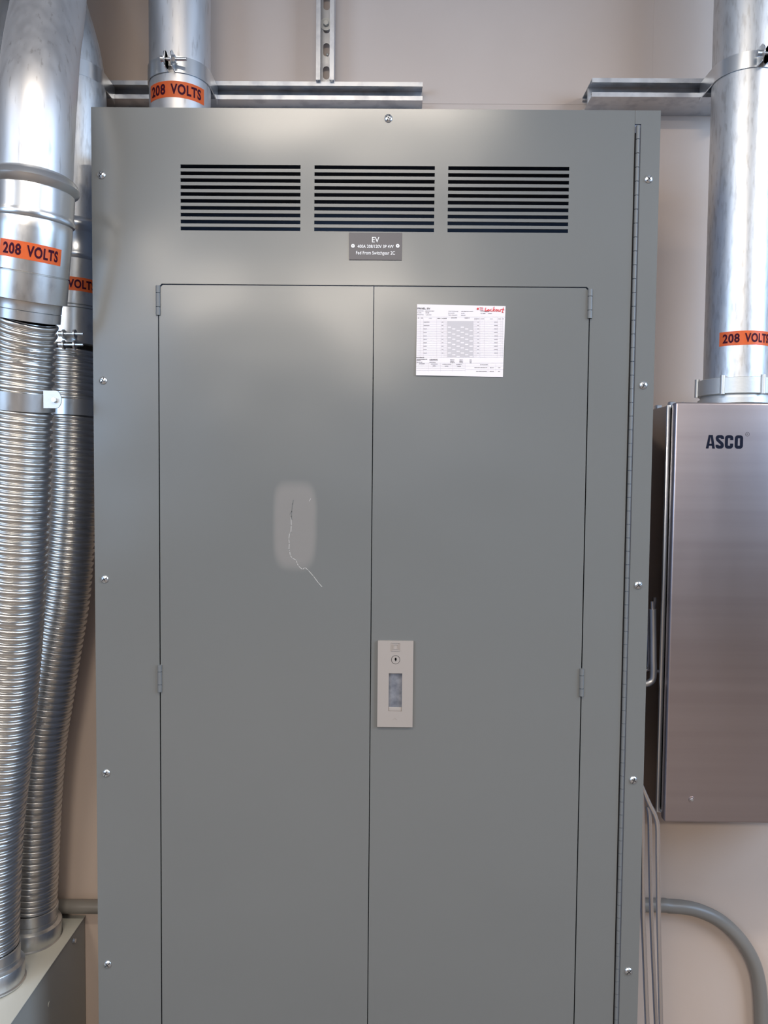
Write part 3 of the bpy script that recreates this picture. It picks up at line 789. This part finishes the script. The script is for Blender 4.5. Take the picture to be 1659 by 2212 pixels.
def end_fitting(P, s, parent, rf=RF):
    bm = nb(); L = P.L
    sweep(bm, P, [(s-.004, rf), (s-.003, rf+.003), (s+.020, rf+.003), (s+.0205, rf+.0005), (s+.022, rf+.003), (s+.033, rf+.0035), (s+.0335, rf+.0005)], 64)
    obj('collar', bm, M_coup, parent, True)
    bm = nb(); sweep(bm, P, [(s+.030, rf), (s+.034, rf+.008), (s+.035, rf+.012), (s+.037, rf+.013), (L-.006, rf+.013), (L-.004, rf+.0165), (L-.001, rf+.0165), (L, rf)], 64)
    obj('end_connector', bm, M_coup, parent, True)
end_fitting(Pf1, sE, f1)
# conduit 2 behind
P2 = Path([U(48, -420, D2Y(1.741)), U(80, -150, D2Y(1.742)), LP(117, 0, 1.742), LP(138, 70, 1.742), LP(153, 130, 1.742), LP(161, 200, 1.742), LP(163, 260, 1.742), LP(162, 400, 1.741), LP(161, 600, 1.74), LP(160, 752, 1.738)], .01)
c2 = thing('conduit', P2.p[-1], 'weathered galvanized conduit half hidden between the front left conduit and the cabinet', 'conduit', G_C)
s1_ = [P2.s_at_z(U(160, y, D2Y(1.74-R)).z) for y in (465, 493, 548, 560, 656, 662, 706)]
bm = nb(); sweep(bm, P2, [(i*.02, R) for i in range(int(s1_[1]/.02)+1)], 64); obj('pipe', bm, M_old, c2, True)
bm = nb(); a_, b_, c_ = s1_[0], s1_[1], s1_[2]
sweep(bm, P2, [(a_-.002, R), (a_, R+.003), (a_+.006, R+.009), (a_+.013, R+.011), (b_-.004, R+.010), (b_+.001, R+.005), (b_+.003, R+.004), (c_-.012, R+.0045), (c_-.006, R+.0065), (c_, R+.0075), (c_+.003, R+.006), (c_+.006, R+.002)], 64)
obj('compression_ring', bm, M_zinc, c2, True)
bm = nb(); sweep(bm, P2, [(c_+.004, R+.0015)] + [(c_+.006+(s1_[4]-c_-.008)*i/5, R+.0015) for i in range(6)] + [(s1_[4]-.001, R-.001), (s1_[4]+.001, R+.0015), (s1_[5]-.0008, R+.0015), (s1_[5], R-.001), (s1_[5]+.0014, R+.0008)] + [(s1_[5]+.002+(P2.L-s1_[5]-.004)*i/5, R+.0008) for i in range(6)] + [(P2.L, R-.008)], 64)
obj('coupling', bm, M_coup, c2, True)
voltage_label(c2, P2, P2.s_at_z(U(165, 612, D2Y(1.74-R)).z), .31, r=R+.0015, k=.86)
for y in (721, 744.5):
    c = U(148, y, D2Y(1.738-R-.012)); bm = nb()
    cyl(bm, (c.x-.016, c.y, c.z), (c.x+.032, c.y, c.z), .0030, 14)
    cyl(bm, (c.x-.021, c.y, c.z), (c.x-.014, c.y, c.z), .0065, 14)
    o = obj('clamp_screw', bm, M_zinc, c2, True)
    for dx in (-.012, .012):
        bm = cyl(nb(), (c.x+dx-.0018, c.y+.004, c.z), (c.x+dx+.0018, c.y+.004, c.z), .0100, 18); obj('screw_ear', bm, M_coup, c2, True)
strut_clamp(P2.at(P2.s_at_z(U(160, 143, .2).z))[0].x, .227, U(185, 143, .17).z, WALL_Y-.0413, 'zinc strap clamp behind the front left conduit, on the weathered conduit')
Pf2 = Path([LP(160, 750, 1.738), LP(159.5, 850, 1.738), LP(158, 950, 1.738), LP(156, 1050, 1.738), LP(151.5, 1150, 1.738), LP(138, 1300, 1.738), LP(116.5, 1430, 1.740), LP(102.5, 1520, 1.742), LP(90, 1600, 1.745), LP(81, 1700, 1.75), LP(75.5, 1800, 1.752), LP(71.5, 1900, 1.755), (0, 0, 0)][:-1], .006)
b2 = LP(65, 2030, 1.755); b2.z = zb1
Pf2 = Path([p for p in Pf2.p[::12]] + [Pf2.p[-1], b2], .006)
f2 = thing('flexible_conduit', b2, 'corrugated flexible metal conduit behind, bending between the front one and the cabinet', 'flexible conduit', 'corrugated flexible conduits')
sE2 = Pf2.L-.075
obj('corrugated_hose', flexhose(nb(), Pf2, 0.0, sE2, RF-.002, .0148, .0050), M_flex, f2, True)
end_fitting(Pf2, sE2, f2, RF-.002)
# clamps around the flexible conduits
def ring_clamp(P, py, D, px, hgt, label, rf, tab):
    s = P.s_at_z(U(px, py, D2Y(D-rf)).z); c = P.at(s)[0]
    t = thing('conduit_clamp', c, label, 'conduit clamp', 'pipe clamps on the conduits')
    bm = nb(); sweep(bm, P, [(s-hgt/2, rf-.001), (s-hgt/2, rf+.0025)] + [(s-hgt/2+hgt*i/4, rf+.0025) for i in range(1, 5)] + [(s+hgt/2, rf-.001)], 64)
    obj('band', bm, M_coup, t, True)
    if tab:
        # flat ear beside the band, facing the room
        e = U(108, 863, c.y-.030); bm = nb(); pts = [(e.x-.004, e.z-.0165), (e.x-.004, e.z+.0165), (e.x+.010, e.z+.0165)]
        for k in range(9): a = PI/2 - PI*k/8; pts.append((e.x+.0115+.0105*math.cos(a), e.z+.0165*math.sin(a)))
        prism(bm, pts, e.y-.0015, e.y+.0015); obj('ear', bm, M_cast, t)
        box_ = nb(); box(box_, e.x-.012, e.x-.002, e.y-.0014, e.y+.0016, e.z-.0165, e.z+.0165); obj('ear_root', box_, M_cast, t)
        b = nb(); cyl(b, (e.x+.010, e.y+.012, e.z-.001), (e.x+.010, e.y-.0075, e.z-.001), .0058, 6, .0048); obj('bolt', b, M_zinc, t)
    return t
ring_clamp(Pf1, 858, 1.47, 46, .0345, 'smooth steel band clamp with bolted ear on the front flexible conduit', RF, True)
ring_clamp(Pf2, 878, 1.738, 160, .0345, 'smooth steel band clamp on the rear flexible conduit beside the bolted ear', RF-.002, False)
# conduit 0, farthest left
P0 = Path([U(20, -420, D2Y(1.63)), LP(-32, 0, 1.63), LP(-60, 110, 1.60), LP(-100, 400, 1.58), LP(-120, 800, 1.58), LP(-150, 1500, 1.60), LP(-150, 2000, 1.60)], .02)
b0 = P0.p[-1].copy(); b0.z = zb1
P0 = Path(P0.p[::6] + [b0], .02)
c0 = thing('conduit', b0, 'bluish galvanized conduit cut off by the top left corner', 'conduit', G_C)
obj('pipe', tube(nb(), P0, R, 48, .03), M_galv, c0, True)
# extensions of the leaning conduits up to the ceiling
for P_, par, m_ in ((P0, c0, M_galv), (P1, c1, M_pipe), (P2, c2, M_old)):
    a = P_.p[0]; d = (P_.p[0]-P_.p[1]).normalized(); k_ = (CEIL-.001-a.z)/d.z; e = a+d*k_
    e.y = min(e.y, WALL_Y-R-.005)
    obj('upper_pipe', tube(nb(), Path([a, e], smooth=False), R, 48, .1), m_, par, True)

# ------------------------------------------------------------------ low grey box the flexible conduits end in
bc = U(185, 1976, WALL_Y); X1 = bc.x
gb = thing('junction_box', (X1-.2, .1, 0), 'low grey steel box under the corrugated conduits at bottom left', 'junction box')
bm = nb(); gx0 = -1.25; gy0 = -.42
box(bm, gx0, X1-.001, gy0, WALL_Y-.002, .0, zb1-.0025, .002, 1); obj('body', bm, M_box, gb)
bm = nb(); box(bm, gx0-.004, X1+.001, gy0-.004, WALL_Y-.002, zb1-.0024, zb1, .0008, 1); obj('lid', bm, M_lid, gb)
c = U(181, 2032, WALL_Y-.07); bm = nb(); cyl(bm, (X1-.001, c.y, c.z), (X1+.0035, c.y, c.z), .0075, 18, .005); obj('screw', bm, M_zinc, gb, True)
b = nb(); e = Vector((X1, .13, 1.6+ -1.19)); cyl(b, (X1-.001, e.y, e.z), (X1+.0006, e.y, e.z), .006, 16); obj('plug', b, M_box, gb, True)

# ------------------------------------------------------------------ stainless enclosure on the right
BX1 = BX0+.52
sb = thing('stainless_enclosure', (BX0+.26, WALL_Y, bbot), 'brushed stainless steel transfer switch enclosure on the right wall', 'electrical enclosure')
bm = nb(); box(bm, BX0+.001, BX1, .080, WALL_Y-.0005, bbot+.004, btop-.003, .0015, 2); obj('body', bm, M_ssd, sb)
bm = nb(); box(bm, BX0-.0042, BX0+.004, .074, .082, bbot+.008, btop-.003, .0015, 2); box(bm, BX0+.004, BX1, .072, .080, btop-.009, btop-.003, .001, 1); box(bm, BX0+.004, BX1, .072, .080, bbot+.008, bbot+.014, .001, 1)
obj('lip', bm, M_zinc, sb, True)
bm = nb(); box(bm, BX0+.002, BX1+.002, .045, .068, bbot, btop, .0045, 4); dr_ = obj('door', bm, M_ss, sb, True)
bm = nb(); box(bm, BX0+.008, BX1-.004, .068, .073, bbot+.01, btop-.006); obj('gasket', bm, M_dark, sb)
c = U(1565, 954, .045)
def stroke(bm, pts, wd_, closed=False):
    """heavy letter stroke of constant width along a centre line given as (x, y)"""
    n = len(pts); P_ = [Vector((x, y, 0)) for x, y in pts]; rows = []
    for i in range(n):
        a = P_[i-1] if (i or closed) else P_[i]; b_ = P_[(i+1) % n] if (i < n-1 or closed) else P_[i]
        d = (b_-a).normalized(); nn = Vector((-d.y, d.x, 0))*wd_/2
        rows.append((bm.verts.new(P_[i]-nn), bm.verts.new(P_[i]+nn)))
    for i in range(n if closed else n-1):
        a, b_ = rows[i], rows[(i+1) % n]; bm.faces.new((a[0], b_[0], b_[1], a[1]))
def arc_pts(cx, cy, rx, ry, a0, a1, n=8): return [(cx+rx*math.cos(math.radians(a0+(a1-a0)*k_/n)), cy+ry*math.sin(math.radians(a0+(a1-a0)*k_/n))) for k_ in range(n+1)]
c = U(1565, 954.5, .045); uw = 1.0/5.53*1.56/1641; LW, LH, T_ = 98*uw, 160*uw, 36*uw
hx, hy, q_ = (LW-T_)/2, (LH-T_)/2, 18*uw
ring = arc_pts(hx-q_, hy-q_, q_, q_, 0, 90) + arc_pts(-hx+q_, hy-q_, q_, q_, 90, 180) + arc_pts(-hx+q_, -hy+q_, q_, q_, 180, 270) + arc_pts(hx-q_, -hy+q_, q_, q_, 270, 360)
cshape = [(hx, 20*uw)] + ring[:27] + arc_pts(hx-q_, -hy+q_, q_, q_, 270, 360) + [(hx, -20*uw)]
q2 = 17*uw; m_ = 4*uw
sshape = [(hx, 34*uw)] + arc_pts(hx-q2, hy-q2, q2, q2, 0, 90) + arc_pts(-hx+q2, hy-q2, q2, q2, 90, 180) + [(-hx, 38*uw), (-hx+6*uw, 22*uw), (0, 0), (hx-6*uw, -22*uw), (hx, -38*uw)] + arc_pts(hx-q2, -hy+q2, q2, q2, 360, 270) + arc_pts(-hx+q2, -hy+q2, q2, q2, 270, 180) + [(-hx, -34*uw)]
for kind, cx_ in (('A', 974), ('S', 1083), ('C', 1193), ('O', 1309)):
    bm = nb()
    if kind == 'O': stroke(bm, ring, T_, True)
    elif kind == 'C': stroke(bm, cshape, T_)
    elif kind == 'S': stroke(bm, sshape, T_)
    else:
        w2, h2 = 54*uw, LH/2
        for sg in (-1, 1):
            bm.faces.new([bm.verts.new((sg*x_, y_, 0)) for x_, y_ in ((w2, -h2), (w2-32*uw, -h2), (0, h2-18*uw), (0, h2), (24*uw, h2))])
        bm.faces.new([bm.verts.new((x_, y_, 0)) for x_, y_ in ((-22*uw, -48*uw), (22*uw, -48*uw), (18*uw, -24*uw), (-18*uw, -24*uw))])
    bmesh.ops.translate(bm, verts=bm.verts, vec=((cx_-1139)*uw, 0, .0003)); onto(bm, (c.x, .045, c.z)); obj('letter', bm, M_black, dr_)
c = U(1614.5, 938, .045); bm = nb()
n = 24
rg = [[bm.verts.new((c.x+rr*math.cos(2*PI*i/n), .0446, c.z+rr*math.sin(2*PI*i/n))) for i in range(n)] for rr in (.0034, .0044)]
for i in range(n): bm.faces.new((rg[0][i], rg[0][(i+1) % n], rg[1][(i+1) % n], rg[1][i]))
b2_ = text_bm('R', .0032, weight=.03); onto(b2_, (c.x, .0446, c.z)); merge(bm, b2_)
obj('registered_mark', bm, M_text, dr_)
c = U(1494, 1727, .045); bm = nb(); cyl(bm, (c.x, .0455, c.z), (c.x, .0435, c.z), .0068, 24, .006); o = obj('stud', bm, M_ss, dr_, True)
bm = nb(); cyl(bm, (c.x, .0435, c.z), (c.x, .0420, c.z), .0032, 16, .0028); obj('stud_pin', bm, M_zinc, dr_, True)
for px, py, wd_, Yk in ((1422, 872, .012, .17), (1451, 865, .012, .095), (1473, 865, .006, .10)):
    c = U(px, py, Yk); bm = nb(); box(bm, c.x-wd_/2, c.x+wd_/2, Yk-.008, Yk+.008, btop-.0035, btop+.0055, .0015, 1); obj('clip', bm, M_zinc, sb, True)

# bent rods between the cabinet and the stainless enclosure
cabR = bx1
def rod(name, pts, r, label, m=M_tube, cat='metal rod', grp=None, seg=16):
    P = Path(pts, .004); bm = tube(nb(), P, r, seg, .004)
    return tag(obj(name, bm, m, None, True), label, cat, grp)
yk = .10
h0 = thing('bent_bar', U(1410, 1400, yk), 'thick bent grey steel bar with thin upper rod beside the stainless box', 'metal bar')
bm = tube(nb(), Path([Vector((cabR, yk+.01, U(1393, 1477, yk).z)), U(1391, 1477, yk), U(1402, 1475, yk), U(1409.5, 1468, yk), U(1411.5, 1452, yk), U(1411, 1420, yk), U(1410.5, 1370, yk), U(1410, 1316, yk)], .003), .0072, 20, .004)
obj('thick_section', bm, M_galv, h0, True)
bm = nb(); cyl(bm, U(1409.5, 1317, yk), U(1409, 1299, yk), .0036, 14); obj('upper_rod', bm, M_tube, h0, True)
rod('bent_rod', [Vector((cabR, .17, U(1393, 1450, .16).z)), U(1394, 1449, .16), U(1399, 1440, .16), U(1401, 1424, .16), U(1399.5, 1380, .16), U(1397, 1300, .16), U(1397, 1290, .16)], .0042, 'thin bent steel rod between the grey cabinet and the bent handle bar')
TG = 'slender steel tubes beside the grey cabinet'
def zfloor(p, q_):  # continue a straight tube to the floor
    d = (q_-p); k_ = (0-p.z)/d.z; return p + d*k_
def ltube(pxs, Y, r, label):
    pts = [U(x, y, Y) for x, y in pxs]; pts.append(zfloor(pts[-2], pts[-1])); rod('steel_tube', pts, r, label, M_tube, 'steel tube', TG)
ltube([(1370, 1660), (1388, 1703), (1403, 1737), (1416, 1764), (1420.5, 1790), (1421, 1850), (1423, 2000), (1427.5, 2200)], .03, .0047, 'slender steel tube curving out at its top, rightmost of the three beside the cabinet')
ltube([(1399, 1742), (1403, 1770), (1404.5, 1860), (1408, 2000), (1416.5, 2200)], .06, .0045, 'slender steel tube, middle of the three beside the cabinet')
ltube([(1384, 1700), (1387, 1760), (1388.5, 1960), (1391, 2030), (1397.5, 2200)], .02, .0050, 'slender steel tube nearest the edge of the grey cabinet')

# grey conduit along the wall, passing behind everything
Yw = WALL_Y-.0185
zl = U(170, 1958, Yw).z; zrr = U(1440, 1957, Yw).z; zh = zrr
pts = [(-1.6, Yw, zh), (-1.0, Yw, zh), (-.5, Yw, zh), (.2, Yw, zh), U(1400, 1955, Yw), U(1440, 1957, Yw), U(1500, 1964, Yw), U(1560, 1992, Yw), U(1610, 2045, Yw), U(1637, 2110, Yw), U(1645, 2212, Yw)]
pts[0] = (-1.6, Yw, zl); pts[1] = (-1.0, Yw, zl); pts[2] = (-.55, Yw, zl+(zh-zl)*.1)
e = U(1645, 2212, Yw); pts.append((e.x+.002, Yw, e.z*.5)); pts.append((e.x+.002, Yw, 0))
tag(obj('wall_conduit', tube(nb(), Path(pts, .01), .0165, 28, .012), M_pvc, None, True), 'painted grey conduit along the wall that bends down at the bottom right', 'conduit')
